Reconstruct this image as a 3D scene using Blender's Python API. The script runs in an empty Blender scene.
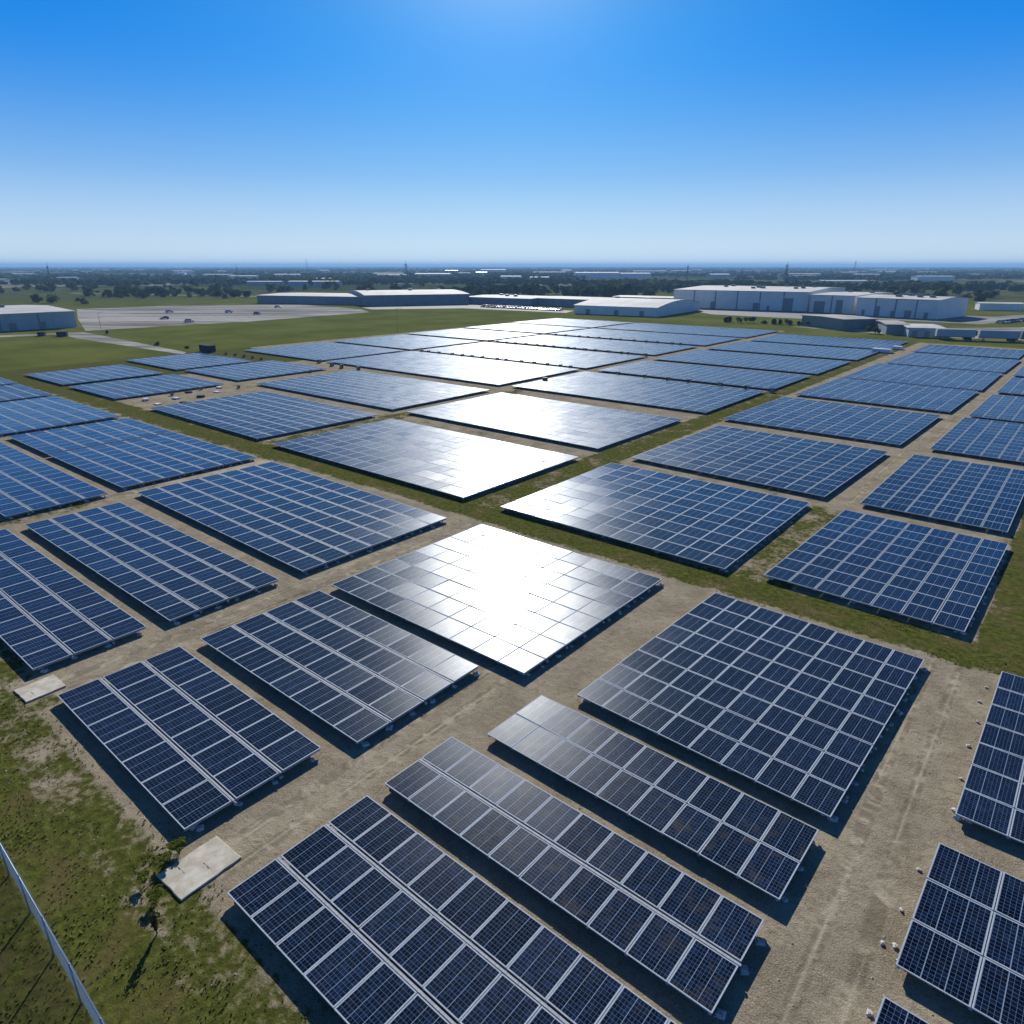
import bpy, math, random
import numpy as np
from mathutils import Vector, Matrix, noise as mnoise
random.seed(7); rng = np.random.default_rng(7)
R = math.radians
sc = bpy.context.scene
COL = sc.collection

# ---------------------------------------------------------------- camera, sky, sun, exposure
CAM_H = 24.78
cd = bpy.data.cameras.new('camera'); cam = bpy.data.objects.new('camera', cd); COL.objects.link(cam)
cd.sensor_width = 36; cd.lens = 36*686/1024; cd.clip_start = .5; cd.clip_end = 60000
cam.location = (0, 0, CAM_H); cam.rotation_euler = (math.pi/2-.345, 0, 0)
sc.camera = cam
SUN_EL, SUN_AZ = 26.0, 0.5           # azimuth west of +Y
w = bpy.data.worlds.new('World'); sc.world = w; w.use_nodes = True
nt = w.node_tree; bg = nt.nodes['Background']
sky = nt.nodes.new('ShaderNodeTexSky'); sky.sky_type = 'NISHITA'; sky.sun_disc = False
sky.sun_elevation = R(SUN_EL); sky.sun_rotation = R(-SUN_AZ)
sky.altitude = 0; sky.air_density = 1.0; sky.dust_density = .35; sky.ozone_density = 3.2
# the clear blue of this sky: colour by elevation, a glow round the sun, and a little of the physical sky on top
def wn(typ, **k):
    o = nt.nodes.new(typ)
    for a, b in k.items(): setattr(o, a, b)
    return o
geo_ = wn('ShaderNodeTexCoord'); sepw = wn('ShaderNodeSeparateXYZ'); nt.links.new(geo_.outputs['Generated'], sepw.inputs[0])
rw = wn('ShaderNodeValToRGB'); nt.links.new(sepw.outputs[2], rw.inputs[0]); el_ = rw.color_ramp.elements
SKY = [(0,(.61,.735,.83)),(.04,(.50,.67,.84)),(.11,(.18,.43,.80)),(.21,(.0,.225,.76)),(.30,(.0,.20,.72)),(.42,(.0,.035,.18)),(1,(.002,.014,.06))]
while len(el_) < len(SKY): el_.new(.5)
rw.color_ramp.interpolation = 'B_SPLINE'
for i, (p, c) in enumerate(SKY): el_[i].position = p; el_[i].color = (*c, 1)
dotn = wn('ShaderNodeVectorMath', operation='DOT_PRODUCT'); nt.links.new(geo_.outputs['Generated'], dotn.inputs[0])
dotn.inputs[1].default_value = (-math.sin(R(SUN_AZ))*math.cos(R(SUN_EL)), math.cos(R(SUN_AZ))*math.cos(R(SUN_EL)), math.sin(R(SUN_EL)))
mx0 = wn('ShaderNodeMath', operation='MAXIMUM'); nt.links.new(dotn.outputs['Value'], mx0.inputs[0]); mx0.inputs[1].default_value = 0
acc = rw.outputs[0]
for pw, c in ((16, (.07,.18,.18)), (110, (.42,.38,.30))):
    pn = wn('ShaderNodeMath', operation='POWER'); nt.links.new(mx0.outputs[0], pn.inputs[0]); pn.inputs[1].default_value = pw
    sc_ = wn('ShaderNodeVectorMath', operation='SCALE'); sc_.inputs[0].default_value = c; nt.links.new(pn.outputs[0], sc_.inputs['Scale'])
    ad = wn('ShaderNodeVectorMath', operation='ADD'); nt.links.new(acc, ad.inputs[0]); nt.links.new(sc_.outputs[0], ad.inputs[1]); acc = ad.outputs[0]
s10 = wn('ShaderNodeVectorMath', operation='SCALE'); nt.links.new(acc, s10.inputs[0]); s10.inputs['Scale'].default_value = 10
mxw = wn('ShaderNodeMix', data_type='RGBA'); mxw.inputs['Factor'].default_value = .015
nt.links.new(s10.outputs[0], mxw.inputs[6]); nt.links.new(sky.outputs[0], mxw.inputs[7])
nt.links.new(mxw.outputs[2], bg.inputs[0]); bg.inputs[1].default_value = .10
sl = bpy.data.lights.new('sun', 'SUN'); sl.energy = 4.8; sl.angle = R(.5); sl.color = (1, .96, .91)
so = bpy.data.objects.new('sun', sl); COL.objects.link(so)
so.rotation_euler = (-R(90-SUN_EL), 0, R(SUN_AZ))
sc.view_settings.view_transform = 'Standard'; sc.view_settings.look = 'None'
sc.view_settings.exposure = 0.1; sc.view_settings.gamma = 1
sc.cycles.volume_bounces = 1; sc.cycles.max_bounces = 8

# ---------------------------------------------------------------- helpers
GA = R(-39.5)                         # the solar farm's grid: p runs towards the lower right, q away from the camera
def W(p, q, z=0.0): return Vector((p*math.cos(GA)-q*math.sin(GA), p*math.sin(GA)+q*math.cos(GA), z))
def tag(o, label=None, cat=None, group=None, kind=None):
    if label: o['label'] = label
    if cat: o['category'] = cat
    if group: o['group'] = group
    if kind: o['kind'] = kind
    return o
def empty(name, loc=(0,0,0), rz=0, **k):
    o = bpy.data.objects.new(name, None); COL.objects.link(o); o.location = loc; o.rotation_euler = (0,0,rz)
    o.empty_display_size = .3
    return tag(o, **k)
def link(name, me, parent=None, loc=(0,0,0), rot=(0,0,0)):
    o = bpy.data.objects.new(name, me); COL.objects.link(o); o.parent = parent
    o.location = loc; o.rotation_euler = rot
    return o
class MB:
    def __init__(s): s.v=[]; s.f=[]; s.m=[]
    def add(s, vs, fs, m=0):
        b=len(s.v); s.v += [tuple(v) for v in vs]; s.f += [tuple(b+i for i in f) for f in fs]; s.m += [m]*len(fs); return s
    def box(s, x0,x1,y0,y1,z0,z1, m=0, rz=0, c=(0,0)):
        vs=[(x,y,z) for z in (z0,z1) for x,y in ((x0,y0),(x1,y0),(x1,y1),(x0,y1))]
        if rz:
            co,si=math.cos(rz),math.sin(rz); vs=[(c[0]+(x-c[0])*co-(y-c[1])*si, c[1]+(x-c[0])*si+(y-c[1])*co, z) for x,y,z in vs]
        return s.add(vs, [(3,2,1,0),(4,5,6,7),(0,1,5,4),(1,2,6,5),(2,3,7,6),(3,0,4,7)], m)
    def tube(s, a, b, r, r2=None, n=8, m=0):
        a=Vector(a); b=Vector(b); r2 = r if r2 is None else r2
        d=(b-a).normalized(); x=d.orthogonal().normalized(); y=d.cross(x)
        vs=[]
        for c,rr in ((a,r),(b,r2)):
            for i in range(n):
                t=2*math.pi*i/n; vs.append(c+x*math.cos(t)*rr+y*math.sin(t)*rr)
        fs=[(i,(i+1)%n,n+(i+1)%n,n+i) for i in range(n)]+[tuple(range(n-1,-1,-1)),tuple(range(n,2*n))]
        return s.add(vs, fs, m)
    def mesh(s, name, mats, smooth=False):
        me=bpy.data.meshes.new(name); me.from_pydata(s.v,[],s.f)
        for m in (mats if isinstance(mats,(list,tuple)) else [mats]): me.materials.append(m)
        me.polygons.foreach_set('material_index', s.m)
        if smooth: me.polygons.foreach_set('use_smooth',[True]*len(s.f))
        me.update(); return me
    def build(s, name, mats, parent=None, loc=(0,0,0), rot=(0,0,0), smooth=False):
        return link(name, s.mesh(name, mats, smooth), parent, loc, rot)

# ---------------------------------------------------------------- materials
class N:
    def __init__(s, name):
        s.mat=bpy.data.materials.new(name); s.mat.use_nodes=True; s.t=s.mat.node_tree; s.n=s.t.nodes; s.b=s.n['Principled BSDF']
    def new(s, typ, **k):
        o=s.n.new(typ)
        for a,b in k.items(): setattr(o,a,b)
        return o
    def ln(s, a, b): s.t.links.new(a,b)
    def val(s, x, sock):
        if hasattr(x,'is_output') or hasattr(x,'links'): s.ln(x,sock)
        else: sock.default_value=x
    def math(s, op, a, b=0.0, clamp=False):
        o=s.new('ShaderNodeMath',operation=op,use_clamp=clamp); s.val(a,o.inputs[0]); s.val(b,o.inputs[1]); return o.outputs[0]
    def mix(s, f, a, b):
        o=s.new('ShaderNodeMix',data_type='RGBA'); s.val(f,o.inputs['Factor'])
        for x,i in ((a,'A'),(b,'B')):
            k=[q for q in o.inputs if q.name==i and q.type=='RGBA'][0]
            if isinstance(x,tuple): k.default_value=(*x[:3],1)
            else: s.ln(x,k)
        return [q for q in o.outputs if q.type=='RGBA'][0]
    def noise(s, scale, detail=4, rough=.55, co=None, dist=0):
        o=s.new('ShaderNodeTexNoise'); o.inputs['Scale'].default_value=scale; o.inputs['Detail'].default_value=detail
        o.inputs['Roughness'].default_value=rough; o.inputs['Distortion'].default_value=dist
        if co is not None: s.ln(co,o.inputs['Vector'])
        return o.outputs['Fac']
    def ramp(s, f, stops):
        o=s.new('ShaderNodeValToRGB'); s.ln(f,o.inputs[0]); e=o.color_ramp.elements
        while len(e)<len(stops): e.new(.5)
        for i,(p,c) in enumerate(stops): e[i].position=p; e[i].color=(*c,1) if isinstance(c,tuple) else (c,c,c,1)
        return o.outputs[0]
    def smooth(s, x, a, b):
        o=s.new('ShaderNodeMapRange',interpolation_type='SMOOTHSTEP'); s.val(x,o.inputs[0]); o.inputs[1].default_value=a; o.inputs[2].default_value=b; return o.outputs[0]
    def bump(s, h, strength, dist, base=None):
        o=s.new('ShaderNodeBump'); o.inputs['Strength'].default_value=strength; o.inputs['Distance'].default_value=dist; s.ln(h,o.inputs['Height'])
        if base is not None: s.ln(base,o.inputs['Normal'])
        s.ln(o.outputs[0],s.b.inputs['Normal']); return o.outputs[0]
    def attr(s, name):
        o=s.new('ShaderNodeAttribute',attribute_name=name); return o.outputs['Fac']
    def obj(s): return s.new('ShaderNodeTexCoord').outputs['Object']
    def col(s, c): s.val((*c,1) if isinstance(c,tuple) else c, s.b.inputs['Base Color'])
    def set(s, **k):
        for a,b in k.items(): s.val(b, s.b.inputs[a.replace('_',' ')])

def simple(name, c, rough=.6, metal=0.0, var=.15, scale=3.0, bump=0.0):
    m=N(name); co=m.obj(); f=m.noise(scale,5,.6,co)
    a=tuple(x*(1-var) for x in c); b=tuple(min(1,x*(1+var)) for x in c)
    m.col(m.mix(m.smooth(f,.3,.7),a,b)); m.set(Roughness=rough, Metallic=metal)
    if bump: m.bump(f,bump,.05)
    return m.mat
M={}
M['alu']=simple('aluminium',(.44,.50,.56),.75,0,.12,6)
M['rail']=simple('galvanised_rail',(.40,.43,.46),.7,0,.25,9)
M['darksteel']=simple('dark_steel',(.035,.04,.045),.6,.2)
M['concrete']=simple('pale_concrete',(.62,.60,.54),.9,0,.22,2.2,.3)
M['block']=simple('concrete_block',(.50,.50,.48),.9,0,.3,7,.4)
M['rubber']=simple('black_rubber',(.012,.012,.013),.8)
M['carglass']=simple('car_glass',(.02,.025,.03),.1)
M['bark']=simple('bark',(.09,.065,.045),.9)
M['fencemetal']=simple('galvanised_steel',(.36,.44,.52),.5,.45,.12,8)
M['dark']=simple('dark_grey_paint',(.035,.04,.042),.55,0,.3)
for k_ in ('dark',): M[k_].node_tree.nodes['Principled BSDF'].inputs['Specular IOR Level'].default_value=.05
M['greygreen']=simple('grey_paint',(.16,.19,.19),.5,0,.2)
M['white']=simple('white_paint',(.74,.75,.75),.45,0,.08)
M['wallblue']=simple('blue_grey_cladding',(.34,.40,.44),.6,0,.08,.25)
M['walldark']=simple('slate_cladding',(.19,.23,.26),.6,0,.12,.25)
M['wallgrey']=simple('pale_grey_cladding',(.72,.72,.70),.6,0,.06,.2)
M['roofpale']=simple('pale_sheet_roof',(.55,.54,.50),.8,0,.18,.12)
M['roofdust']=simple('dusty_roof',(.36,.33,.29),.7,0,.25,.15)
M['asphalt']=simple('asphalt',(.17,.17,.165),.85,0,.2,.2)
M['doorgrey']=simple('door_grey',(.22,.23,.25),.6,0,.15)

# solar glass: UV runs 0..1 over a module, 'rnd' is a per-module random for joined surfaces
def glass(name, nx=12, ny=12, dirt=0.0, linec=(.15,.22,.34), lw=.026, far=False):
    m=N(name); uv=m.new('ShaderNodeUVMap').outputs[0]
    sep=m.new('ShaderNodeSeparateXYZ'); m.ln(uv,sep.inputs[0]); u,v=sep.outputs[0],sep.outputs[1]
    def lines(x,n,wd):
        fr=m.math('FRACT',m.math('MULTIPLY',x,n)); d=m.math('ABSOLUTE',m.math('SUBTRACT',fr,.5))
        return m.math('GREATER_THAN',d,.5-wd)
    fine=m.math('MAXIMUM',lines(u,nx,lw),lines(v,ny,lw))
    big=lines(u,3,.022)
    rnd=m.new('ShaderNodeObjectInfo').outputs['Random']
    r1=m.math('FRACT',m.math('ADD',m.math('MULTIPLY',rnd,7.31),m.attr('rnd')))
    sn=m.new('ShaderNodeVectorMath',operation='MULTIPLY'); m.ln(uv,sn.inputs[0]); sn.inputs[1].default_value=(nx,ny,1)
    fl=m.new('ShaderNodeVectorMath',operation='FLOOR'); m.ln(sn.outputs[0],fl.inputs[0])
    wn=m.new('ShaderNodeTexWhiteNoise',noise_dimensions='4D'); m.ln(fl.outputs[0],wn.inputs['Vector']); m.ln(r1,wn.inputs['W'])
    cell=m.ramp(wn.outputs['Value'],[(0,(.002,.004,.013)),(.55,(.003,.008,.025)),(1,(.008,.022,.058))])
    tone=m.ramp(r1,[(0,.65),(1,1.35)])
    mu=m.new('ShaderNodeMix',data_type='RGBA',blend_type='MULTIPLY'); mu.inputs['Factor'].default_value=1
    m.ln(cell,mu.inputs[6]); m.ln(tone,mu.inputs[7]); cell=mu.outputs[2]
    c=m.mix(fine,cell,linec); c=m.mix(big,c,(.26,.34,.46))
    co=m.new('ShaderNodeTexCoord').outputs['Object']
    addr=m.new('ShaderNodeVectorMath',operation='ADD'); m.ln(co,addr.inputs[0])
    cb=m.new('ShaderNodeCombineXYZ'); m.ln(m.math('MULTIPLY',r1,91.0),cb.inputs[0]); m.ln(m.math('MULTIPLY',r1,37.0),cb.inputs[2]); m.ln(cb.outputs[0],addr.inputs[1])
    n1=m.noise(1.1,5,.65,addr.outputs[0],.4); n2=m.noise(9,3,.6,addr.outputs[0])
    dust=m.math('MULTIPLY',m.smooth(n1,.42,.8),m.smooth(n2,.25,.8))
    if dirt:
        c=m.mix(m.math('MULTIPLY',m.smooth(n1,.5,.75),dirt),c,(.075,.065,.05))
    c=m.mix(m.math('MULTIPLY',dust,.10),c,(.22,.22,.21))
    m.col(c)
    rough=m.math('ADD',m.math('MULTIPLY',n1,.10),m.math('ADD',m.math('MULTIPLY',r1,.04),.15 if far else .065))
    m.set(Roughness=rough, IOR=1.5, Specular_IOR_Level=.11 if far else .20)
    gb=m.new('ShaderNodeBsdfGlossy',distribution='BECKMANN'); gb.inputs['Color'].default_value=(.88,.94,1,1)
    m.ln(m.math('ADD',m.math('MULTIPLY',n2,.09),m.math('ADD',m.math('MULTIPLY',r1,.04),.40 if far else .275)),gb.inputs['Roughness'])
    fz=m.new('ShaderNodeFresnel'); fz.inputs['IOR'].default_value=1.45
    mx=m.new('ShaderNodeMixShader'); m.ln(m.math('MINIMUM',m.math('MULTIPLY',fz.outputs[0],.30),.019 if far else .030),mx.inputs[0]); m.ln(m.b.outputs[0],mx.inputs[1]); m.ln(gb.outputs[0],mx.inputs[2])
    m.ln(mx.outputs[0],[x for x in m.n if x.type=='OUTPUT_MATERIAL'][0].inputs[0])
    m.b.inputs['Specular Tint'].default_value=(.78,.90,1,1)
    m.bump(n1,.05,.02)
    return m.mat
M['glass']=glass('solar_cells')
M['glassdirty']=glass('solar_cells_dusty',dirt=.55)
M['glassfar']=glass('solar_cells_small',6,6,0,(.045,.08,.14),.05,True)

def ground_mat():
    m=N('ground'); co=m.obj(); g=m.attr('gravel'); t=m.attr('track'); f=m.attr('field')
    nb=m.noise(.35,6,.62,co,.3); ns=m.noise(2.2,6,.65,co); nf=m.noise(14,4,.7,co); nl=m.noise(.045,4,.6,co); nx=m.noise(45,2,.7,co)
    # bare gravel and dry soil
    gv=m.mix(m.smooth(nb,.3,.72),(.27,.22,.14),(.48,.405,.275))
    gv=m.mix(m.math('MULTIPLY',m.smooth(ns,.46,.70),.60),gv,(.21,.16,.10))
    gv=m.mix(m.math('MULTIPLY',m.smooth(m.noise(.9,5,.7,co,1.5),.56,.66),.5),gv,(.145,.115,.065))
    gv=m.mix(m.math('MULTIPLY',m.smooth(nf,.42,.68),.65),gv,(.64,.56,.41))
    gv=m.mix(m.math('MULTIPLY',m.smooth(nx,.46,.66),.55),gv,(.10,.085,.06))
    gv=m.mix(m.math('MULTIPLY',m.math('MULTIPLY',m.smooth(t,.1,.9),m.smooth(nb,.25,.6)),.55),gv,(.66,.57,.40))
    wv=m.noise(.55,3,.5,co,2.5); rut=m.math('MULTIPLY',m.smooth(t,.25,.6),m.math('SUBTRACT',1.0,m.smooth(t,.75,1.0)))
    gv=m.mix(m.math('MULTIPLY',m.math('MULTIPLY',rut,m.smooth(wv,.35,.6)),.55),gv,(.13,.10,.06))
    # rough grass
    gr=m.mix(m.smooth(ns,.35,.68),(.068,.078,.016),(.150,.160,.034))
    gr=m.mix(m.math('MULTIPLY',m.smooth(nb,.45,.66),.65),gr,(.17,.125,.055))
    gr=m.mix(m.math('MULTIPLY',m.smooth(nf,.5,.8),.5),gr,(.14,.15,.035))
    gr=m.mix(m.math('MULTIPLY',m.smooth(nx,.5,.8),.5),gr,(.018,.022,.006))
    # open green field
    fd=m.mix(m.smooth(nl,.3,.7),(.105,.128,.022),(.175,.190,.042))
    fd=m.mix(m.math('MULTIPLY',m.smooth(nb,.45,.7),.45),fd,(.14,.12,.05))
    fd=m.mix(m.math('MULTIPLY',m.smooth(ns,.5,.7),.5),fd,(.055,.068,.016))
    near=m.mix(f,gr,fd)
    msk=m.smooth(m.math('ADD',g,m.math('ADD',m.math('MULTIPLY',m.math('SUBTRACT',nb,.5),1.0),m.math('MULTIPLY',m.math('SUBTRACT',ns,.5),.9))),.38,.62)
    c=m.mix(msk,near,gv)
    # farmland mosaic further out
    vo=m.new('ShaderNodeTexVoronoi',distance='CHEBYCHEV'); vo.inputs['Scale'].default_value=.0042
    mp=m.new('ShaderNodeMapping'); m.ln(co,mp.inputs[0]); mp.inputs['Rotation'].default_value=(0,0,.5); m.ln(mp.outputs[0],vo.inputs['Vector'])
    sp=m.new('ShaderNodeSeparateColor'); m.ln(vo.outputs['Color'],sp.inputs[0])
    mo=m.ramp(sp.outputs[0],[(0,(.050,.070,.024)),(.35,(.085,.105,.036)),(.62,(.12,.135,.05)),(.80,(.15,.14,.075)),(.90,(.34,.30,.22))])
    mo=m.mix(m.math('MULTIPLY',m.smooth(nl,.4,.7),.6),mo,(.030,.042,.015))
    far=m.attr('far')
    c=m.mix(far,c,mo)
    m.col(c); m.set(Roughness=1.0, Specular_IOR_Level=0.0)
    h=m.math('ADD',m.math('MULTIPLY',nf,.35),m.math('ADD',m.math('MULTIPLY',ns,.8),m.math('MULTIPLY',nx,.15)))
    m.bump(h,.75,.14)
    return m.mat
M['ground']=ground_mat()
def leafmat(name,c1,c2,tr=.25):
    m=N(name); r=m.new('ShaderNodeObjectInfo').outputs['Random']; n=m.noise(.8,3,.6,m.obj())
    c=m.mix(m.smooth(m.math('ADD',n,m.math('MULTIPLY',m.math('SUBTRACT',r,.5),.5)),.3,.75),c1,c2)
    m.col(c); m.set(Roughness=.9, Specular_IOR_Level=0.0)
    tl=m.new('ShaderNodeBsdfTranslucent'); m.ln(c,tl.inputs[0]); ms=m.new('ShaderNodeMixShader'); ms.inputs[0].default_value=tr
    out=[x for x in m.n if x.type=='OUTPUT_MATERIAL'][0]
    m.ln(m.b.outputs[0],ms.inputs[1]); m.ln(tl.outputs[0],ms.inputs[2]); m.ln(ms.outputs[0],out.inputs[0])
    return m.mat
M['leaf']=leafmat('foliage',(.040,.060,.016),(.11,.14,.040),.35)
M['leaf2']=leafmat('foliage_olive',(.035,.045,.014),(.095,.105,.032))
M['weed']=leafmat('weed_leaves',(.14,.17,.03),(.30,.33,.08),.55)
M['wood']=leafmat('woodland_canopy',(.030,.048,.018),(.078,.098,.034),.15)
M['dryg']=leafmat('grass_blades',(.10,.12,.025),(.22,.22,.06),.5)

# ---------------------------------------------------------------- ground sheet
def axis(segs):
    out=[]
    for a,b,s in segs: out+=list(np.arange(a,b,s))
    return np.array(out+[segs[-1][1]])
def geo(a,b,n): return list(a*np.power(b/a,np.arange(1,n+1)/n))
pa=np.array([-x for x in geo(330,26000,26)][::-1]+list(axis([(-330,-230,6),(-230,-60,1.5),(-60,14,.4),(14,60,3)]))+geo(60,26000,26))
qa=np.array([-x for x in geo(20,26000,16)][::-1]+list(axis([(-20,0,2),(0,82,.4),(82,300,1.5),(300,340,5)]))+geo(340,26000,26))
Pg,Qg=np.meshgrid(pa,qa); P_,Q_=Pg.ravel(),Qg.ravel()
def inb(x,a,b,s=.6): return np.clip((x-a)/s+.5,0,1)*np.clip((b-x)/s+.5,0,1)
g=np.zeros_like(P_); 
def over(g,mask,val): return g*(1-mask)+val*mask
site=inb(P_,-208,60)*inb(Q_,8.0,292); top_r=inb(P_,-95,60)*inb(Q_,274,400)
g=over(g,site,1.0)
g=over(g,inb(Q_,5.8,8.6)*inb(P_,-70,-4),.42)
g=over(g,inb(P_,-60,-43)*inb(Q_,5,10),.45)
g=over(g,inb(P_,-208,-80)*inb(Q_,-20,54,2),.52)
g=over(g,inb(P_,-127,-79)*inb(Q_,27.6,48),.75)
g=over(g,inb(P_,-300,60)*inb(Q_,48.9,53.2,1.4),.24)
g=over(g,inb(P_,-300,60)*inb(Q_,75.5,79.2),.66)
g=over(g,inb(P_,-210,-168)*inb(Q_,49,120,3),.22)
for (a,b,val) in ((-93.2,-88.6,.45),(-50.2,-45.2,.34)): g=over(g,inb(P_,a,b)*inb(Q_,53,275),val)
g=over(g,inb(P_,-19.8,-14.5)*inb(Q_,53,78),.46)
g=over(g,inb(P_,-1.8,60)*inb(Q_,50,120),.25)
g=over(g,inb(P_,-17.5,-14.5)*inb(Q_,79,275),.86)
g=over(g,inb(P_,-20,-2)*inb(Q_,76,79),.7)
g=over(g,top_r,0); f=np.clip(1-inb(P_,-208,60)*inb(Q_,-400,289),0,1); f=np.maximum(f,top_r)
g=g*(1-f)
g=np.where((Q_<8)&(P_>-60), np.maximum(g,.10),g)
t=np.zeros_like(P_)
for pc,q0,q1 in ((-24.9,8,49),(-45.3,9,49),(-2.6,0,49),(-82,17,50),(-16.2,79,260)):
    t=np.maximum(t,np.exp(-((np.abs(P_-pc-.25*np.sin(Q_*.11))-.75)/.32)**2)*inb(Q_,q0,q1,3))
for qc,p0,p1 in ((8.2,-1,14),(50.2,-60,10)):
    t=np.maximum(t,.8*np.exp(-((np.abs(Q_-qc)-.75)/.4)**2)*inb(P_,p0,p1,3))
rr=np.hypot(P_+60,Q_-150); far=np.clip((rr-430)/200,0,1)
nP,nQ=len(pa),len(qa)
me=bpy.data.meshes.new('ground'); me.vertices.add(nP*nQ)
me.vertices.foreach_set('co',np.stack([P_,Q_,np.zeros_like(P_)],1).ravel())
ii=(np.arange(nQ-1)[:,None]*nP+np.arange(nP-1)[None]).ravel()
fa=np.stack([ii,ii+1,ii+nP+1,ii+nP],1).ravel()
me.loops.add(len(fa)); me.loops.foreach_set('vertex_index',fa.astype(np.int32))
me.polygons.add(len(ii)); me.polygons.foreach_set('loop_start',(np.arange(len(ii))*4).astype(np.int32))
me.update(calc_edges=True); me.validate()
for nm,arr in (('gravel',g),('track',t),('field',f),('far',far)):
    at=me.attributes.new(nm,'FLOAT','POINT'); at.data.foreach_set('value',arr.astype(np.float32))
me.materials.append(M['ground'])
tag(link('ground',me,None,(0,0,0),(0,0,GA)),kind='structure')

def sheet(name, pts, mat, z=.004, thick=None):
    mb=MB(); n=len(pts); mb.add([(x,y,z) for x,y in pts],[tuple(range(n))] )
    o=mb.build(name,mat); 
    if o.data.polygons[0].normal.z<0: o.data.flip_normals()
    return tag(o,kind='structure')
M['lot']=None
mm=N('concrete_lot'); co=mm.obj(); mp_=mm.new('ShaderNodeMapping'); mm.ln(co,mp_.inputs[0]); mp_.inputs['Scale'].default_value=(.25,1.6,1); mp_.inputs['Rotation'].default_value=(0,0,-.35)
a_=mm.noise(.05,6,.65,mp_.outputs[0],1); b_=mm.noise(.25,4,.6,co)
mm.col(mm.mix(mm.math('MULTIPLY',mm.smooth(b_,.45,.7),.45),mm.mix(mm.smooth(a_,.35,.65),(.20,.19,.165),(.56,.53,.48)),(.27,.25,.21))); mm.set(Roughness=1.0, Specular_IOR_Level=0.0)
M['lot']=mm.mat
sheet('concrete_lot',[(-172,285),(-123,334),(-80,402),(-92,432),(-142,481),(-224,469),(-262,430),(-215,352)],M['lot'],.004)
sheet('service_road',[(-205,258),(-169,279),(-99,212.5),(-97,206.5),(-158,255),(-172,270),(-200,250)],M['lot'],.008)
sheet('asphalt_yard',[(-96,452),(-25,478),(36,415),(30,396),(-30,440),(-84,428)],M['asphalt'],.005)
sheet('asphalt_apron',[(108,384),(146,349),(176,352),(210,318),(260,352),(238,372),(205,343),(165,402),(100,448)],M['asphalt'],.005)
sheet('gravel_apron',[(120,305),(150,262),(215,232),(300,300),(280,340),(215,300),(165,296)],M['lot'],.006)
sheet('access_road',[(215,345),(420,470),(424,462),(222,333)],M['lot'],.009)
sheet('distant_road',[(-420,690),(-60,560),(-60,553),(-420,680)],M['lot'],.009)
sheet('distant_lot',[(-640,1180),(-430,1040),(-410,1075),(-620,1210)],M['lot'],.009)

# ---------------------------------------------------------------- solar tables
ZT=.43
FR=.05
def module_mesh(w,d,gl,name='solar_module'):
    mb=MB(); x,y=w/2,d/2; a,b=x-FR,y-FR
    top=[(-x,-y,0),(x,-y,0),(x,y,0),(-x,y,0)]; inn=[(-a,-b,0),(a,-b,0),(a,b,0),(-a,b,0)]; bot=[(p[0],p[1],-.045) for p in top]
    gi=[(p[0],p[1],-.004) for p in inn]
    mb.add(top+inn+bot+gi,[(0,1,5,4),(1,2,6,5),(2,3,7,6),(3,0,4,7),(0,8,9,1),(1,9,10,2),(2,10,11,3),(3,11,8,0),(11,10,9,8),
        (4,5,13,12),(5,6,14,13),(6,7,15,14),(7,4,12,15)],0)
    mb.add(gi,[(0,1,2,3)],1)
    me=mb.mesh(name,[M['alu'],gl])
    uv=me.uv_layers.new(name='UVMap')
    for p in me.polygons:
        for li in p.loop_indices:
            v=me.vertices[me.loops[li].vertex_index].co; uv.data[li].uv=((v.x+a)/(2*a),(v.y+b)/(2*b))
    return me
mcache={}
foot_mesh=[]
for k in range(5):
    mb=MB(); vs=[]
    for z,sx in ((0,.30),(.12,.27),(.26,.19)):
        for x,y in ((-1,-1),(1,-1),(1,1),(-1,1)): vs.append((x*sx*random.uniform(.75,1.1),y*sx*random.uniform(.6,1.05),z*random.uniform(.9,1.1)))
    fs=[(3,2,1,0),(8,9,10,11)]
    for l in (0,4): fs+=[(l+i,l+(i+1)%4,l+4+(i+1)%4,l+4+i) for i in range(4)]
    mb.add(vs,fs); foot_mesh.append(mb.mesh('concrete_foot',M['block']))
mb=MB(); mb.tube((0,0,0),(0,0,.31),.035,n=8); post_mesh=mb.mesh('support_post',M['rail'],True)
mb=MB(); mb.tube((-.07,0,0),(.07,0,0),.085,n=12).tube((-.075,0,0),(.075,0,0),.05,n=12); cap_mesh=mb.mesh('beam_end_cap',M['rail'],True)

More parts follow.
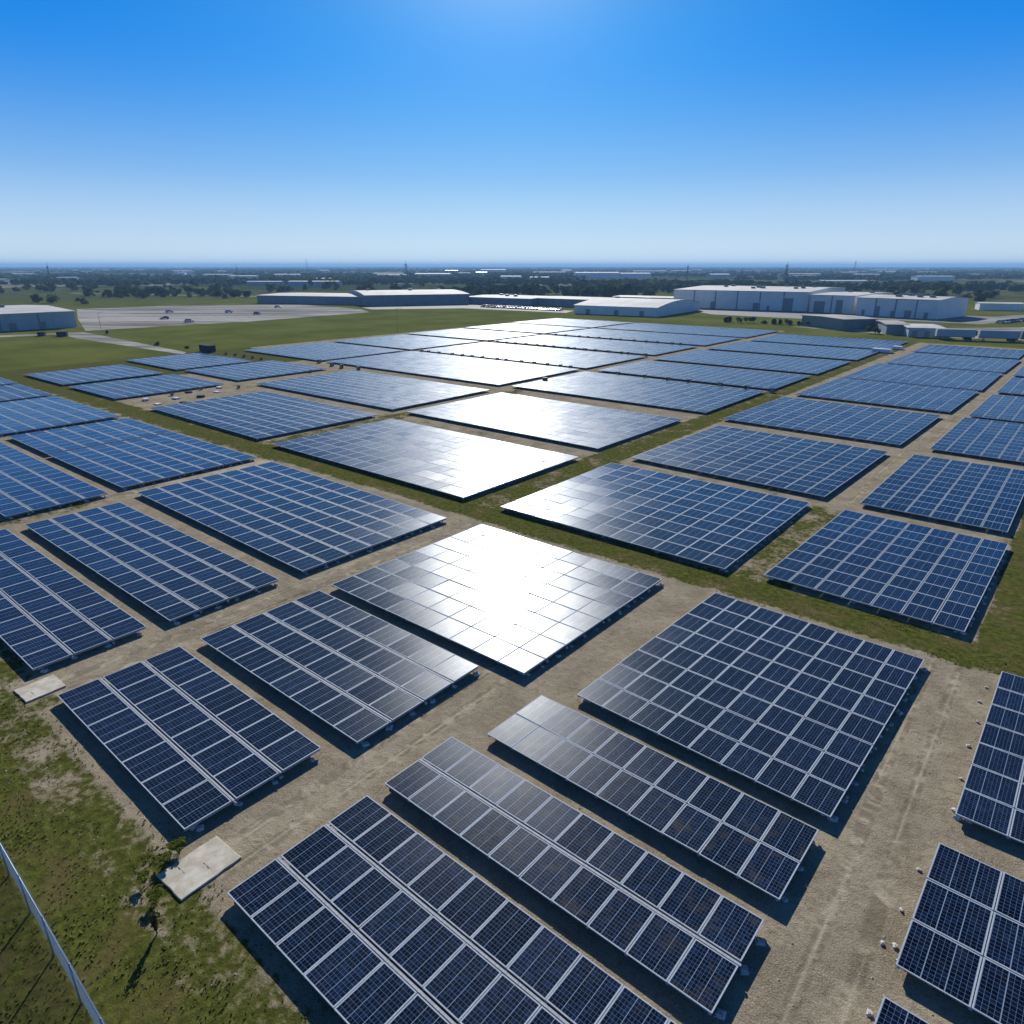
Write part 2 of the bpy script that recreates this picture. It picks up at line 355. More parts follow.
def solar_table(label, p0,p1,q0,q1, nu,nv, style='grid', near=True, da=0.0, dirt=False, cx=None, group=None, feet=None):
    w_,d_=p1-p0,q1-q0
    c=W((p0+p1)/2,(q0+q1)/2) if cx is None else Vector((cx[0],cx[1],0))
    root=empty('solar_table',c,GA+R(da),label=label,cat='solar panel table',group='solar panel tables of the solar farm')
    gu={'grid':.035,'rows':.03,'cols':.09}[style]; gv={'grid':.07,'rows':.24,'cols':.04}[style]
    if w_/nu>3: gu*=1.3
    mw=(w_-gu*(nu-1))/nu; md=(d_-gv*(nv-1))/nv
    gl=M['glassdirty'] if dirt else (M['glass'] if near else M['glassfar'])
    xs=[-w_/2+mw/2+i*(mw+gu) for i in range(nu)]; ys=[-d_/2+md/2+j*(md+gv) for j in range(nv)]
    if near:
        key=(round(mw,2),round(md,2),dirt)
        if key not in mcache: mcache[key]=module_mesh(mw,md,gl)
        for y in ys:
            for x in xs:
                link('solar_module',mcache[key],root,(x,y,ZT+random.uniform(-.004,.004)),(R(random.gauss(0,.36)),R(random.gauss(0,.36)),0))
    else:
        mb=MB(); nmod=nu*nv; a,b=mw/2-FR,md/2-FR
        for y in ys:
            for x in xs:
                tx,ty=R(random.gauss(0,.36)),R(random.gauss(0,.36)); base=ZT+random.uniform(-.004,.004)
                def z(px,py): return base+px*ty+py*tx
                o=[(-mw/2,-md/2),(mw/2,-md/2),(mw/2,md/2),(-mw/2,md/2)]; n_=[(-a,-b),(a,-b),(a,b),(-a,b)]
                mb.add([(x+i,y+j,z(i,j)) for i,j in o+n_]+[(x+i,y+j,z(i,j)-.045) for i,j in o],
                       [(0,1,5,4),(1,2,6,5),(2,3,7,6),(3,0,4,7),(0,8,9,1),(1,9,10,2),(2,10,11,3),(3,11,8,0)],0)
                mb.add([(x+i,y+j,z(i,j)) for i,j in n_],[(0,1,2,3)],1)
        me=mb.mesh('panel_surface',[M['alu'],gl])
        uv=me.uv_layers.new(name='UVMap'); arr=np.zeros((len(me.loops),2),np.float32); base=0
        ra=me.attributes.new('rnd','FLOAT','FACE'); rv=np.zeros(len(me.polygons),np.float32)
        for k in range(nmod):
            rv[k*9:(k+1)*9]=random.random()
            l=me.polygons[k*9+8].loop_start; arr[l:l+4]=[(0,0),(1,0),(1,1),(0,1)]
        uv.data.foreach_set('uv',arr.ravel()); ra.data.foreach_set('value',rv)
        link('panel_surface',me,root)
    # rails under the gaps
    mb=MB()
    for j in range(nv+1):
        y=-d_/2+j*(md+gv)-gv/2 if 0<j<nv else (-d_/2+.12 if j==0 else d_/2-.12)
        wd=(.075 if style=='rows' else .06)
        off=-.035 if style=='rows' and 0<j<nv else 0
        mb.box(-w_/2+.02,w_/2-.02,y-wd+off,y+wd+off,ZT-.115,ZT-.050)
        if style=='rows' and 0<j<nv: mb.box(-w_/2+.02,w_/2+.06,y-.05+off,y+.05+off,ZT-.049,ZT+.012)
    mb.build('row_rails',M['rail'],root)
    mb=MB()
    for i in range(nu+1):
        x=-w_/2+i*(mw+gu)-gu/2 if 0<i<nu else (-w_/2+.10 if i==0 else w_/2-.10)
        mb.box(x-.05,x+.05,-d_/2+.03,d_/2-.03,ZT-.180,ZT-.117)
    mb.build('cross_beams',M['rail'],root)
    if not near:
        mb=MB()
        for x in np.linspace(-w_/2+.4,w_/2-.4,max(3,int(w_/4))):
            for y in (-d_/2+.25,0,d_/2-.25): mb.tube((x,y,0),(x,y,ZT-.18),.05,n=5)
        mb.build('support_posts',M['rail'],root)
        return root
    # posts and feet that show along the open edges
    ed=[]
    n=max(3,int(w_/3.2)) if feet!='few' else max(3,int(w_/5))
    for k in range(n): ed.append((-w_/2+.5+(w_-1)*k/(n-1)+random.uniform(-.25,.25),-d_/2+.5,0))
    n=max(3,int(d_/1.5))
    for k in range(n): ed.append((w_/2-random.uniform(-.2,.15),-d_/2+.5+(d_-1)*k/(n-1)+random.uniform(-.2,.2),1))
    n=max(3,int(d_/2.4))
    for k in range(n): ed.append((-w_/2+random.uniform(.1,.4),-d_/2+.5+(d_-1)*k/(n-1)+random.uniform(-.2,.2),2))
    for x,y,s in ed:
        link('support_post',post_mesh,root,(min(max(x,-w_/2+.15),w_/2-.15),y,-.02))
        fo=link('concrete_foot',random.choice(foot_mesh),root,(x,y,-.02),(0,0,random.uniform(0,6))); k=random.uniform(.45,.75); fo.scale=(k,k,k*.9)
    for j in range(1,nv):
        y=-d_/2+j*(md+gv)-gv/2
        if random.random()<.8: link('beam_end_cap',cap_mesh,root,(w_/2+.10,y+random.uniform(-.1,.1),ZT-.16-random.uniform(0,.1)))
    return root
TB=solar_table
# the front block, from the fence to the grass lane
TB('small three row solar table beside the grass, between the two loose concrete slabs',-27.2-16.18,-27.2,9.6,17.04,7,3,'rows',True,-.7,cx=(-18.82,32.76))
TB('three row solar table cut by the bottom edge, in front of the two narrow tables',-22.6,-2.6,8.85,16.1,11,3,'rows',True,-.7)
TB('three row solar table reaching the left edge, just behind the plain loose slab',-78.4,-47.9,9.75,16.9,14,3,'rows')
TB('narrow two row solar table with brown dusty cells, nearer of the two narrow tables',0,17.4,0,4.74,10,2,'rows',True,-.7,True,cx=(1.80,23.88))
TB('narrow two row solar table with a glaring top corner, farther of the two narrow tables',0,16.19,0,4.84,9,2,'grid',True,-1.1,True,cx=(6.35,28.10))
TB('four row solar table touching the left corner of the white glaring table',0,17.18,0,9.82,8,4,'rows',True,-.2,cx=(-11.88,40.08))
TB('long four row solar table behind the one that ends at the plain loose slab',0,30.72,0,9.05,14,4,'rows',True,-.1,cx=(-33.93,57.69))
TB('four row solar table cut by the left edge, nearer than the seam pair',-120.5,-82.6,18.0,28.0,17,4,'rows',True,0)
TB('big dark square solar table of eight by eight modules beside the wide gravel road',0,14.76,0,18.31,8,8,'grid',True,-2.1,cx=(15.51,37.19))
TB('solar table whose glass is burnt out white by the sun glare',0,20.09,0,18.15,9,8,'grid',True,-.3,cx=(-1.14,50.89))
TB('large seven row solar table directly left of the white glaring table, beside the grass lane',0,32.95,0,17.11,14,7,'rows',True,-1.0,cx=(-24.73,70.21))
TB('near half of the solar table pair joined by a dark seam at left',-107.0,-83.7,29.9,47.2,10,7,'rows',True,.2)
TB('far half of the solar table pair joined by a dark seam at left',-123.5,-107.65,29.9,47.2,7,7,'rows',True,.2)
TB('left edge solar table directly behind the pair joined by a seam',-156.4,-126.3,29.4,47.1,13,7,'rows',True)
TB('narrow solar table slice at the left edge, second behind the seamed pair',-179.0,-158.6,30.0,47.5,9,7,'rows',False)
TB('topmost thin solar table slice at the left edge, third behind the seamed pair',-206,-181,30.0,48.0,11,7,'rows',False)
TB('solar table at the right edge beside the wide gravel road, farthest of the three there',-.05,12.6,33.0,48.9,6,7,'grid',True,-1,feet='few')
TB('solar table at the right edge beside the wide gravel road, middle of the three there',-.55,11.5,22.95,30.5,5,3,'grid',True,-1.5)
TB('corner of a solar table peeping in at the bottom edge beside the gravel road',-.8,11.0,13.5,21.4,5,3,'grid',True,-1.5)
# beyond the grass lane: seven bands deep
ORD=['first','second','third','fourth','fifth','sixth','seventh']
def lab(i,colm): return f'{ORD[i]} solar table behind the grass cross lane, {colm}'
CR,CM,CC,CL,CX='outermost column at the right','column left of the tan lane','wide middle column','second column from the left','leftmost column'
TB(lab(0,CR)+', ringed by grass',0,14.46,0,21.56,7,9,'cols',True,-1.6,cx=(33.62,55.62),feet='few')
TB(lab(0,CM)+', glaring corner',0,25.27,0,22.55,11,9,'grid',True,-.1,cx=(15.61,70.18),feet='few')
TB(lab(0,CC),0,38.26,0,22.6,17,9,'grid',False,-.3,cx=(-12.88,93.44))
TB(lab(0,CL),0,36.3,0,22.79,16,9,'rows',False,-.8,cx=(-44.64,120.86))
TB('first solar table left of the cable clearing, behind the grass cross lane',0,22.78,0,22.64,10,9,'rows',False,.7,cx=(-79.05,149.13))
TB('second solar table left of the cable clearing, behind the grass cross lane',0,23.49,0,21.93,10,9,'rows',False,.5,cx=(-99.98,165.78))
TB(lab(1,CR),-15.6,-2.2,78.6,105.4,6,11,'cols',False,-.5)
TB(lab(1,CM),0,25.26,0,26.16,11,11,'cols',False,-1.8,cx=(34.2,91.09))
TB(lab(1,CC)+', bright',0,40.27,0,25.71,18,11,'grid',False,-.5,cx=(5.0,117.21))
TB(lab(1,CL),-139.5,-94.6,80.9,107.5,19,11,'rows',False)
TB(lab(1,CX)+', near part',-171.6,-147,80.9,105.2,10,10,'rows',False)
TB(lab(1,CX)+', far part',-203.4,-174.2,80.1,101,12,9,'rows',False)
TB(lab(2,CR),-14.2,-2,110.3,138.2,6,12,'cols',False,-1)
TB(lab(2,CM),0,27.2,0,27.24,12,12,'cols',False,-1.8,cx=(54.89,115.84))
TB(lab(2,CC),-94.2,-49.8,114.1,142.2,19,12,'grid',False)
TB(lab(2,CL),-158.6,-97.2,113.4,144.5,26,13,'grid',False)
TB(lab(2,CX),-199.8,-161.2,113.2,144.0,16,13,'rows',False)
TB(lab(3,CR),-13.4,-1,140.3,167.5,6,12,'cols',False,-1)
TB(lab(3,CM),0,27.1,0,28.42,12,12,'cols',False,-1.7,cx=(76.6,139.82))
TB(lab(3,CC),-92.8,-49.3,145.8,169.8,19,10,'grid',False)
TB(lab(3,CL),-158.6,-97.0,147,178.0,26,13,'grid',False)
TB(lab(3,CX),-200.6,-161.4,147,178.8,16,13,'grid',False)
TB(lab(4,CR),-12.6,0,171.5,197.0,6,11,'cols',False,-1)
TB(lab(4,CM),0,27.4,0,31.5,12,13,'cols',False,-.9,cx=(97.2,163.4))
TB(lab(4,CC),-92.8,-49.0,174.2,203.0,19,12,'grid',False)
TB(lab(4,CL),-158.8,-97.0,182.5,211.0,26,12,'grid',False)
TB(lab(4,CX),-202,-161.4,182.5,212,17,12,'grid',False)
TB(lab(5,CM),0,26.6,0,30.6,12,13,'cols',False,-1.7,cx=(119.2,188.0))
TB(lab(5,CC),-92.2,-48.7,207.6,236.6,19,12,'grid',False)
TB(lab(5,CL),-159.4,-96.6,215.5,246,27,12,'grid',False)
TB(lab(5,CX),-204,-162,215.9,246,18,12,'grid',False)
TB(lab(5,CR),-12.4,0,201,228,6,11,'cols',False,-1)
TB(lab(6,CM),-41.0,-14.6,239.6,264.5,12,11,'cols',False,-.6)
TB(lab(6,CC),-91.6,-48.2,240.6,270.5,19,12,'grid',False)
TB(lab(6,CL),-160,-96.4,249.5,284,27,14,'grid',False)
TB(lab(6,CX),-206,-162.6,249.5,284,19,14,'grid',False)
TB(lab(6,CR),-12.4,0,231,258,6,11,'cols',False,-1)

# ---------------------------------------------------------------- buildings
def framed(L,Rr,yd=None):
    L=Vector(L);Rr=Vector(Rr); d=(Rr-L); return L, math.atan2(d.y,d.x), d.length
def warehouse(label, L, Rr, depth, h, wall, roof, name='warehouse', rise=1.2, style='flat', doors=(), strips=(), vents=0, kind_group=None, seams=0, parapet=.0, cat='warehouse'):
    o,ang,wd=framed(L,Rr)
    root=empty(name,(o.x,o.y,0),ang,label=label,cat=cat,group=kind_group)
    mb=MB()
    if style=='arch':
        n=10; ar=[(depth*k/n, h+rise*math.sin(math.pi*k/n)) for k in range(n+1)]
        prof=[(0,0)]+ar+[(depth,0)]
        vs=[(0,y,z) for y,z in prof]+[(wd,y,z) for y,z in prof]; m=len(prof)
        mb.add(vs,[tuple(range(m)),tuple(range(2*m-1,m-1,-1)),(0,m,m+1,1),(m-2,2*m-2,2*m-1,m-1)])
        mb.build('walls',wall,root)
        rb=MB(); rr=[(y*1.02-.01*depth,z+.12) for y,z in ar]
        vs=[(-.4,y,z) for y,z in rr]+[(wd+.4,y,z) for y,z in rr]+[(-.4,y,z-.1) for y,z in rr]+[(wd+.4,y,z-.1) for y,z in rr]; k=len(rr)
        fs=[(i,k+i,k+i+1,i+1) for i in range(k-1)]+[(2*k+i,2*k+i+1,3*k+i+1,3*k+i) for i in range(k-1)]
        fs+=[(i,i+1,2*k+i+1,2*k+i) for i in range(k-1)]+[(k+i,3*k+i,3*k+i+1,k+i+1) for i in range(k-1)]+[(0,2*k,3*k,k),(k-1,2*k-1,4*k-1,3*k-1)]
        rb.add(vs,fs); ro=rb.build('roof',roof,root)
    else:
        mb.add([(0,0,0),(wd,0,0),(wd,depth,0),(0,depth,0),(0,0,h),(wd,0,h),(wd,depth,h),(0,depth,h),(0,depth/2,h+rise),(wd,depth/2,h+rise)],
               [(0,1,5,4),(2,3,7,6),(1,2,6,9,5),(3,0,4,8,7)])
        mb.build('walls',wall,root)
        rb=MB(); e=.5
        v=[(-e,-e,h),(wd+e,-e,h),(wd+e,depth/2,h+rise+.05),(-e,depth/2,h+rise+.05),(wd+e,depth+e,h),(-e,depth+e,h)]
        v+=[(x,y,z+.25) for x,y,z in v]
        rb.add(v,[(6,7,8,9),(9,8,10,11),(1,0,3,2),(2,3,5,4),(0,1,7,6),(4,5,11,10),(1,2,8,7),(2,4,10,8),(0,6,9,3),(3,9,11,5)])
        ro=rb.build('roof',roof,root)
    for k in range(seams):
        x=wd*(k+1)/(seams+1); MB().box(x-.35,x+.35,-.12,-.003,0.1,h-.15).build('pilaster',M['doorgrey'],root)
    for (x0,x1,z0,z1) in doors: MB().box(wd*x0,wd*x1,-.10,-.003,z0,z1).build('door',M['doorgrey'],root)
    for (x0,x1,z0,z1) in strips: MB().box(wd*x0,wd*x1,-.16,-.004,z0,z1).build('panel',M['white'],root)
    for k in range(vents):
        x=wd*random.uniform(.08,.92); y=depth*random.uniform(.25,.75); z=h+rise*(1-abs(y-depth/2)/(depth/2))
        v=MB().box(x-1.1,x+1.1,y-.9,y+.9,z-.1,z+1.3).build('roof_vent',M['greygreen'],ro)
        v.matrix_parent_inverse=Matrix()
    return root
WB,WD,WG,RP,RD=M['wallblue'],M['walldark'],M['wallgrey'],M['roofpale'],M['roofdust']
warehouse('large blue grey warehouse at the left edge beside the road and the green field',(-222,262),(-186,303),70,6.4,WB,RP,rise=1.0,doors=((.55,.6,0,3),(.75,.79,0,3)),seams=3,vents=2)
warehouse('long low slate warehouse behind the concrete lot, left of the bigger white roofed one',(-178,501),(-97,476),52,5.0,WD,RP,rise=.6,seams=5,doors=((.1,.14,0,3),(.5,.54,0,3)))
warehouse('wide slate warehouse with long white roof and rounded left end behind the green strip',(-95,463),(-29,487),78,6.6,WD,RP,rise=1.6,style='arch',doors=tuple((.05+.09*k,.09+.09*k,0,3.6) for k in range(10)),seams=4,vents=3)
warehouse('low white roofed shed with the row of parked vehicles in front',(-32,492),(12,462),42,4.4,WD,RP,rise=.6,doors=tuple((.06+.12*k,.12+.12*k,0,3) for k in range(7)),vents=3)
warehouse('low slate shed just right of the parked vehicles, roof edge pale',(14,470),(58,437),34,4.6,WD,RP,rise=.5,doors=((.1,.2,0,3),(.3,.4,0,3),(.5,.6,0,3)))
warehouse('pale barrel roofed hall at the middle of the skyline, end wall facing the grass',(34,390),(74,364),66,4.4,WG,RP,rise=2.6,style='arch',doors=((.15,.2,0,2.6),(.5,.55,0,2.6),(.8,.85,0,2.6)),vents=2)
warehouse('largest and tallest pale grey warehouse with dark vertical seams',(102,453),(168,407),105,10.4,WG,RP,rise=1.2,seams=5,doors=((.12,.14,0,2.6),(.3,.34,0,4),(.62,.66,0,4),(.72,.74,0,2.6),(.83,.9,0,7)),strips=((.60,.68,4.3,4.7),(.81,.92,7.3,7.7)),vents=14)
warehouse('middle stepped block of the pale grey warehouse complex with dark doors',(168,404),(185,387),60,9.2,WG,RP,rise=.5,doors=((.1,.35,0,6),(.6,.75,0,7)),seams=1,vents=2)
warehouse('right block of the pale grey warehouse complex, blue end wall showing',(182,378),(207,347),36,8.8,WG,RP,rise=1.0,doors=((.08,.12,0,3),(.25,.31,0,5),(.45,.5,0,3),(.62,.7,0,3.5),(.85,.9,0,3)),strips=((.6,.72,3.8,4.2),),seams=3,vents=9)
MBX=[]
warehouse('dusty roofed grey shed at the foot of the right warehouse, biggest of the small sheds',(134,287),(149,291),26,4.1,M['greygreen'],RD,'shed',rise=.3,doors=((.3,.5,0,2.6),),cat='shed')
warehouse('small dark shed beside the round dark bushes under the right warehouse',(143,270),(150,268),22,3.5,WD,RD,'shed',rise=.3,doors=((.2,.5,0,2.4),),cat='shed')
warehouse('small shed with pale flat roof and dark doors, nearest building at the right',(146,260),(157,256.5),20,3.1,WB,RP,'shed',rise=.25,doors=((.1,.25,0,2.2),(.45,.6,0,2.2),(.75,.9,0,2.2)),cat='shed')
warehouse('long dusty roofed building behind the barrel roofed hall',(70,500),(112,470),26,4.2,WD,RD,rise=.4)
warehouse('distant pale long building left of the tower, left one of two',(-343,934),(-299,934),20,5,WB,RP,rise=.5)
warehouse('distant pale long building left of the tower, right one of two',(-277,892),(-215,892),24,6,WB,RP,rise=.5)
warehouse('very distant white roofed building directly right of the tallest lattice mast',(-190,1415),(-122,1415),60,9,RP,RP,rise=1.2)
warehouse('tiny white building near the horizon over the middle of the skyline',(-99,2300),(-20,2300),80,12,M['white'],RP,rise=1.2)
warehouse('very distant long white building above the barrel roofed hall, longer left wing',(136,1537),(228,1537),60,10,M['white'],RP,rise=1.2)
warehouse('very distant long white building above the barrel roofed hall, right wing',(232,1545),(296,1545),50,8.5,M['white'],RP,rise=1.2)
warehouse('distant white building behind the right end of the warehouse complex',(400,930),(470,930),30,6,M['white'],RP,rise=.6)
warehouse('small white building among trees at the right edge, left one of two',(276,422),(296,414),12,3.6,M['white'],RP,rise=.5)
warehouse('small white building among trees at the right edge, right one of two',(303,416),(325,408),12,3.6,M['white'],RP,rise=.5)
for i,(x,y,wd_,wh) in enumerate(((-640,1500,60,'leftmost'),(-505,1290,50,'second from left'),(-330,1720,70,'third from left'),(-20,1250,34,'fourth from left'),(60,2050,90,'fifth from left'),(620,1650,80,'sixth from left'),(700,1250,60,'rightmost'),(420,2500,110,'seventh, beyond the mast'))):
    warehouse(f'pale speck of a building near the horizon, {wh} of the scattered ones',(x,y),(x+wd_,y-6),26,7,M['white'],RP,rise=.8)

for i in range(34):
    y=random.uniform(1000,3200); x=random.uniform(-.74,.74)*y; wd_=random.uniform(14,60)*(y/1500)**.5
    warehouse('small pale building scattered in the distant plain below the horizon',(x,y),(x+wd_,y+random.uniform(-8,8)),random.uniform(12,30),random.uniform(5,8),random.choice((WG,M['white'],WB)),random.choice((RP,RD,M['white'])),rise=random.uniform(.4,1.5),name='distant_building',kind_group='small buildings in the distant plain',cat='building')

# ---------------------------------------------------------------- trees
def clump_crown(r,hz,n,s,seed,sq=1.0):
    rg=np.random.default_rng(seed); mb=MB()
    lob=[(rg.normal(0,r*.38),rg.normal(0,r*.38),hz*rg.uniform(.25,.9),r*rg.uniform(.38,.62)) for _ in range(9)]
    for _ in range(n):
        L=lob[rg.integers(len(lob))]; d=rg.normal(size=3); d/=np.linalg.norm(d); rad=L[3]*rg.uniform(.55,1.05)
        c=Vector((L[0]+d[0]*rad,L[1]+d[1]*rad,max(.4,L[2]+d[2]*rad*.8)))
        a=Vector(rg.normal(size=3)).normalized(); b=a.orthogonal().normalized(); k=s*rg.uniform(.6,1.3)
        a=a*k; b=b*k*.7
        mb.add([c-a-b,c+a-b*.6,c+a*.7+b,c-a*.8+b],[(0,1,2,3)])
    return mb
tree_var=[]
for k in range(6):
    r=[3.4,4.2,2.9,3.8,4.8,3.2][k]; h=[6.5,7.4,7.8,6.0,8.0,5.2][k]
    cm=clump_crown(r,h-1.2,420,.55,50+k).mesh('crown',M['leaf'] if k%3 else M['leaf2'])
    tb=MB(); tb.tube((0,0,-.1),(0,0,h*.45),.26,.16,7)
    for j in range(4):
        an=j*1.6+k; tb.tube((0,0,h*.32),(math.cos(an)*r*.5,math.sin(an)*r*.5,h*.7),.11,.04,5)
    tree_var.append((cm,tb.mesh('trunk',M['bark']),h))
def tree(x,y,label,group,s=1.0):
    cm,tm,h=random.choice(tree_var)
    root=empty('broadleaf_tree',(x,y,0),random.uniform(0,6.28),label=label,cat='tree',group=group); root.scale=(s,s,s*random.uniform(.85,1.15))
    link('crown',cm,root); link('trunk',tm,root)
def clear(x,y):
    for a,b,c,d in ((-275,-85,285,485),(-260,-180,250,350),(-210,-80,465,560),(-110,60,395,575),(30,300,330,590),(-80,60,0,420)):
        if a<x<b and c<y<d: return False
    return True
cnt=0
def scatter(n,xr,yr,label,group,s=(.8,1.5),mode=None):
    k=0; tries=0
    while k<n and tries<n*30:
        tries+=1; y=random.uniform(*yr); x=random.uniform(*xr)*y
        v=mnoise.noise(Vector((x*.008,y*.008,3.1)))
        if v<-.05 or not clear(x,y): continue
        tree(x,y,label,group,random.uniform(*s)); k+=1
scatter(110,(-.80,-.36),(490,700),'dark rounded tree in the belt behind the concrete lot','trees behind the concrete lot',(.45,1.0))
scatter(60,(-.76,-.12),(690,900),'dark tree in the woods between the far pale buildings','trees in the left middle distance',(.6,1.3))
scatter(55,(-.10,.20),(585,800),'tree in the dense wood behind the white roofed sheds','trees behind the sheds',(.7,1.3))
scatter(28,(.10,.19),(470,600),'dark tree crowded against the left end of the tallest warehouse','trees beside the tallest warehouse',(.9,1.4))
scatter(50,(.45,.80),(470,850),'dark tree in the flat woods right of the warehouse complex','trees right of the warehouses',(.9,1.5))
for i in range(18):
    tree(99+i*2.5+random.uniform(-1,1), 332-i*1.9+random.uniform(-3,3),'low rounded bush in the hedge line on the grass before the tallest warehouse','bushes in the hedge line',random.uniform(.28,.42))
for i,(x,y) in enumerate(((138,274),(140,272),(163,254),(166,253),(176,247))): tree(x,y,'dark round bush between the small sheds at the right','bushes between the small sheds',.38)
for i,(x,y,t_) in enumerate(((-156,272,'bush at the road bend beside the warehouse at the left edge'),(-103,222,'small dark bush at the roadside near the end of the service road'),(-117,232,'small dark bush halfway down the service road'))): tree(x,y,t_,None,.22)

# woodland far off: one mass of canopy patches
def woodland():
    rg=np.random.default_rng(5); V=[];F=[];base=0
    t_=(1+5**.5)/2; ico=np.array([(-1,t_,0),(1,t_,0),(-1,-t_,0),(1,-t_,0),(0,-1,t_),(0,1,t_),(0,-1,-t_),(0,1,-t_),(t_,0,-1),(t_,0,1),(-t_,0,-1),(-t_,0,1)])/1.9
    fi=np.array([(0,11,5),(0,5,1),(0,1,7),(0,7,10),(0,10,11),(1,5,9),(5,11,4),(11,10,2),(10,7,6),(7,1,8),(3,9,4),(3,4,2),(3,2,6),(3,6,8),(3,8,9),(4,9,5),(2,4,11),(6,2,10),(8,6,7),(9,8,1)])
    n=0
    while n<14500:
        y=640*(14)**(rg.random()**.85); x=rg.uniform(-.95,.95)*y
        v=mnoise.noise(Vector((x*.0022,y*.0045,7.7)))+.45*mnoise.noise(Vector((x*.011,y*.018,2.2)))
        if v<(.04 if y>1300 else .14) or not clear(x,y): continue
        if y<930 and abs(x/y)<.9 and rg.random()<.5: continue
        r=rg.uniform(2.6,5.4)*(1+y/3000); h=rg.uniform(4,8.5)
        c=ico*rg.uniform(.65,1.3,(12,1)); c=c*np.array([r,r,h*.55])+np.array([x,y,h*.5])
        V.append(c); F.append(fi+base); base+=12; n+=1
    V=np.concatenate(V);F=np.concatenate(F)
    me=bpy.data.meshes.new('woodland'); me.vertices.add(len(V)); me.vertices.foreach_set('co',V.ravel())
    me.loops.add(F.size); me.loops.foreach_set('vertex_index',F.ravel().astype(np.int32))
    me.polygons.add(len(F)); me.polygons.foreach_set('loop_start',(np.arange(len(F))*3).astype(np.int32))
    me.update(calc_edges=True); me.materials.append(M['wood'])
    tag(link('woodland',me),'flat dark woods stretching away to the horizon','woodland',kind='stuff')
woodland()

# grass and weeds near the fence: one mass of tufts
def tufts():
    rg=np.random.default_rng(3); mb=MB(); n=0
    while n<16000:
        p=rg.uniform(-62,-8); q=rg.uniform(-1.5,9.2)
        if n%6==0: p=rg.uniform(-50,3); q=rg.uniform(48.9,53)
        if n%6==0 or (q<8.4): pass
        v=mnoise.noise(Vector((p*.35,q*.35,0)))+.5*mnoise.noise(Vector((p*1.1,q*1.1,5)))
        if v+rg.normal(0,.28)<-.05+max(0,q-6.5)*.12*(q<10): n+=1; continue
        c=W(p,q,-.01); h=rg.uniform(.04,.10)*(1+max(0,v)); 
        for _ in range(2):
            a=rg.uniform(0,6.28); dx,dy=math.cos(a)*.05,math.sin(a)*.05; lx,ly=rg.normal(0,.05,2)
            mb.add([(c.x-dx,c.y-dy,c.z),(c.x+dx,c.y+dy,c.z),(c.x+lx,c.y+ly,c.z+h)],[(0,1,2)])
        n+=1
    tag(mb.build('grass',M['dryg']),'rough green and brown grass around the panels','grass',kind='stuff')
tufts()

# ---------------------------------------------------------------- chain link fence
def fence():
    q=4.07; p0,p1=-50.7,-14.3; H=1.95
    root=empty('chain_link_fence',W(p0,q),GA-R(1.35),label='tall chain link fence with steel top rail crossing the bottom left corner',cat='fence')
    L=p1-p0; n=int(L/2.8)
    pm=MB(); pm.tube((0,0,-.05),(0,0,H+.03),.035,n=10).tube((0,0,H+.03),(0,0,H+.07),.045,.01,n=10)
    pme=pm.mesh('post',M['fencemetal'],True)
    for k in range(n+1): link('post',pme,root,(k*2.8,0,0))
    MB().tube((0,0,H),(L,0,H),.017).build('top_rail',M['fencemetal'],root,smooth=True)
    mb=MB(); s=.085; wd=.0052
    k=-int(H/s)
    def ribbon(a,b):
        d=Vector((b[0]-a[0],0,b[1]-a[1])).normalized(); nn=Vector((-d.z,0,d.x))*wd
        A=Vector((a[0],0,a[1]));B=Vector((b[0],0,b[1]))
        y=Vector((0,wd*.6,0))
        mb.add([A-nn,A+y,A+nn,A-y,B-nn,B+y,B+nn,B-y],[(0,1,5,4),(1,2,6,5),(2,3,7,6),(3,0,4,7)])
    x=-H
    while x<L:
        a,b=(x,.05),(x+H-.05,H)
        if a[0]<0: a=(0,.05-x)
        if b[0]>L: b=(L,.05+L-x)
        if a[0]<b[0]:
            ribbon(a,b); ribbon((L-a[0],a[1]),(L-b[0],b[1]))
        x+=s
    mb.build('chain_link_mesh',M['fencemetal'],root,(0,.05,0))
fence()

# ---------------------------------------------------------------- loose concrete slabs, shrubs, stones
def slab(c,w_,d_,rz,label,crack):
    root=empty('concrete_slab',W(*c),GA+rz,label=label,cat='concrete slab')
    n=7; top=[]
    for i in range(n): top.append((-w_/2+w_*i/n,-d_/2+random.uniform(-.02,.02)))
    for i in range(n): top.append((w_/2+random.uniform(-.02,.02),-d_/2+d_*i/n))
    for i in range(n): top.append((w_/2-w_*i/n,d_/2+random.uniform(-.02,.02)))
    for i in range(n): top.append((-w_/2+random.uniform(-.02,.02),d_/2-d_*i/n))
    m=len(top); mb=MB(); mb.add([(x,y,-.02) for x,y in top]+[(x,y,.075) for x,y in top]+[(x*.985,y*.985,.085) for x,y in top],
        [(i,(i+1)%m,m+(i+1)%m,m+i) for i in range(m)]+[(m+i,m+(i+1)%m,2*m+(i+1)%m,2*m+i) for i in range(m)]+[tuple(range(2*m,3*m))])
    b=mb.build('slab_body',M['slab'],root)
    cr=MB()
    for (x,y) in crack:
        for k in range(5):
            cr.box(x+k*.11-.02,x+k*.11+.10,y-.012+random.uniform(-.04,.04),y+.012,.080,.089)
    cr.build('crack',M['crack'],root)
m_=N('slab_concrete'); co=m_.obj(); m_.col(m_.mix(m_.smooth(m_.noise(1.4,6,.65,co),.35,.7),(.50,.45,.34),(.74,.69,.56))); m_.set(Roughness=.9); m_.bump(m_.noise(20,4,.6,co),.3,.02); M['slab']=m_.mat
M['crack']=simple('crack_stain',(.16,.10,.06),.9)
slab((-25.15,9.05),2.0,2.75,0.04,'cracked loose concrete slab on the grass at the small three row table',((0,.2),(-.7,-.6)))
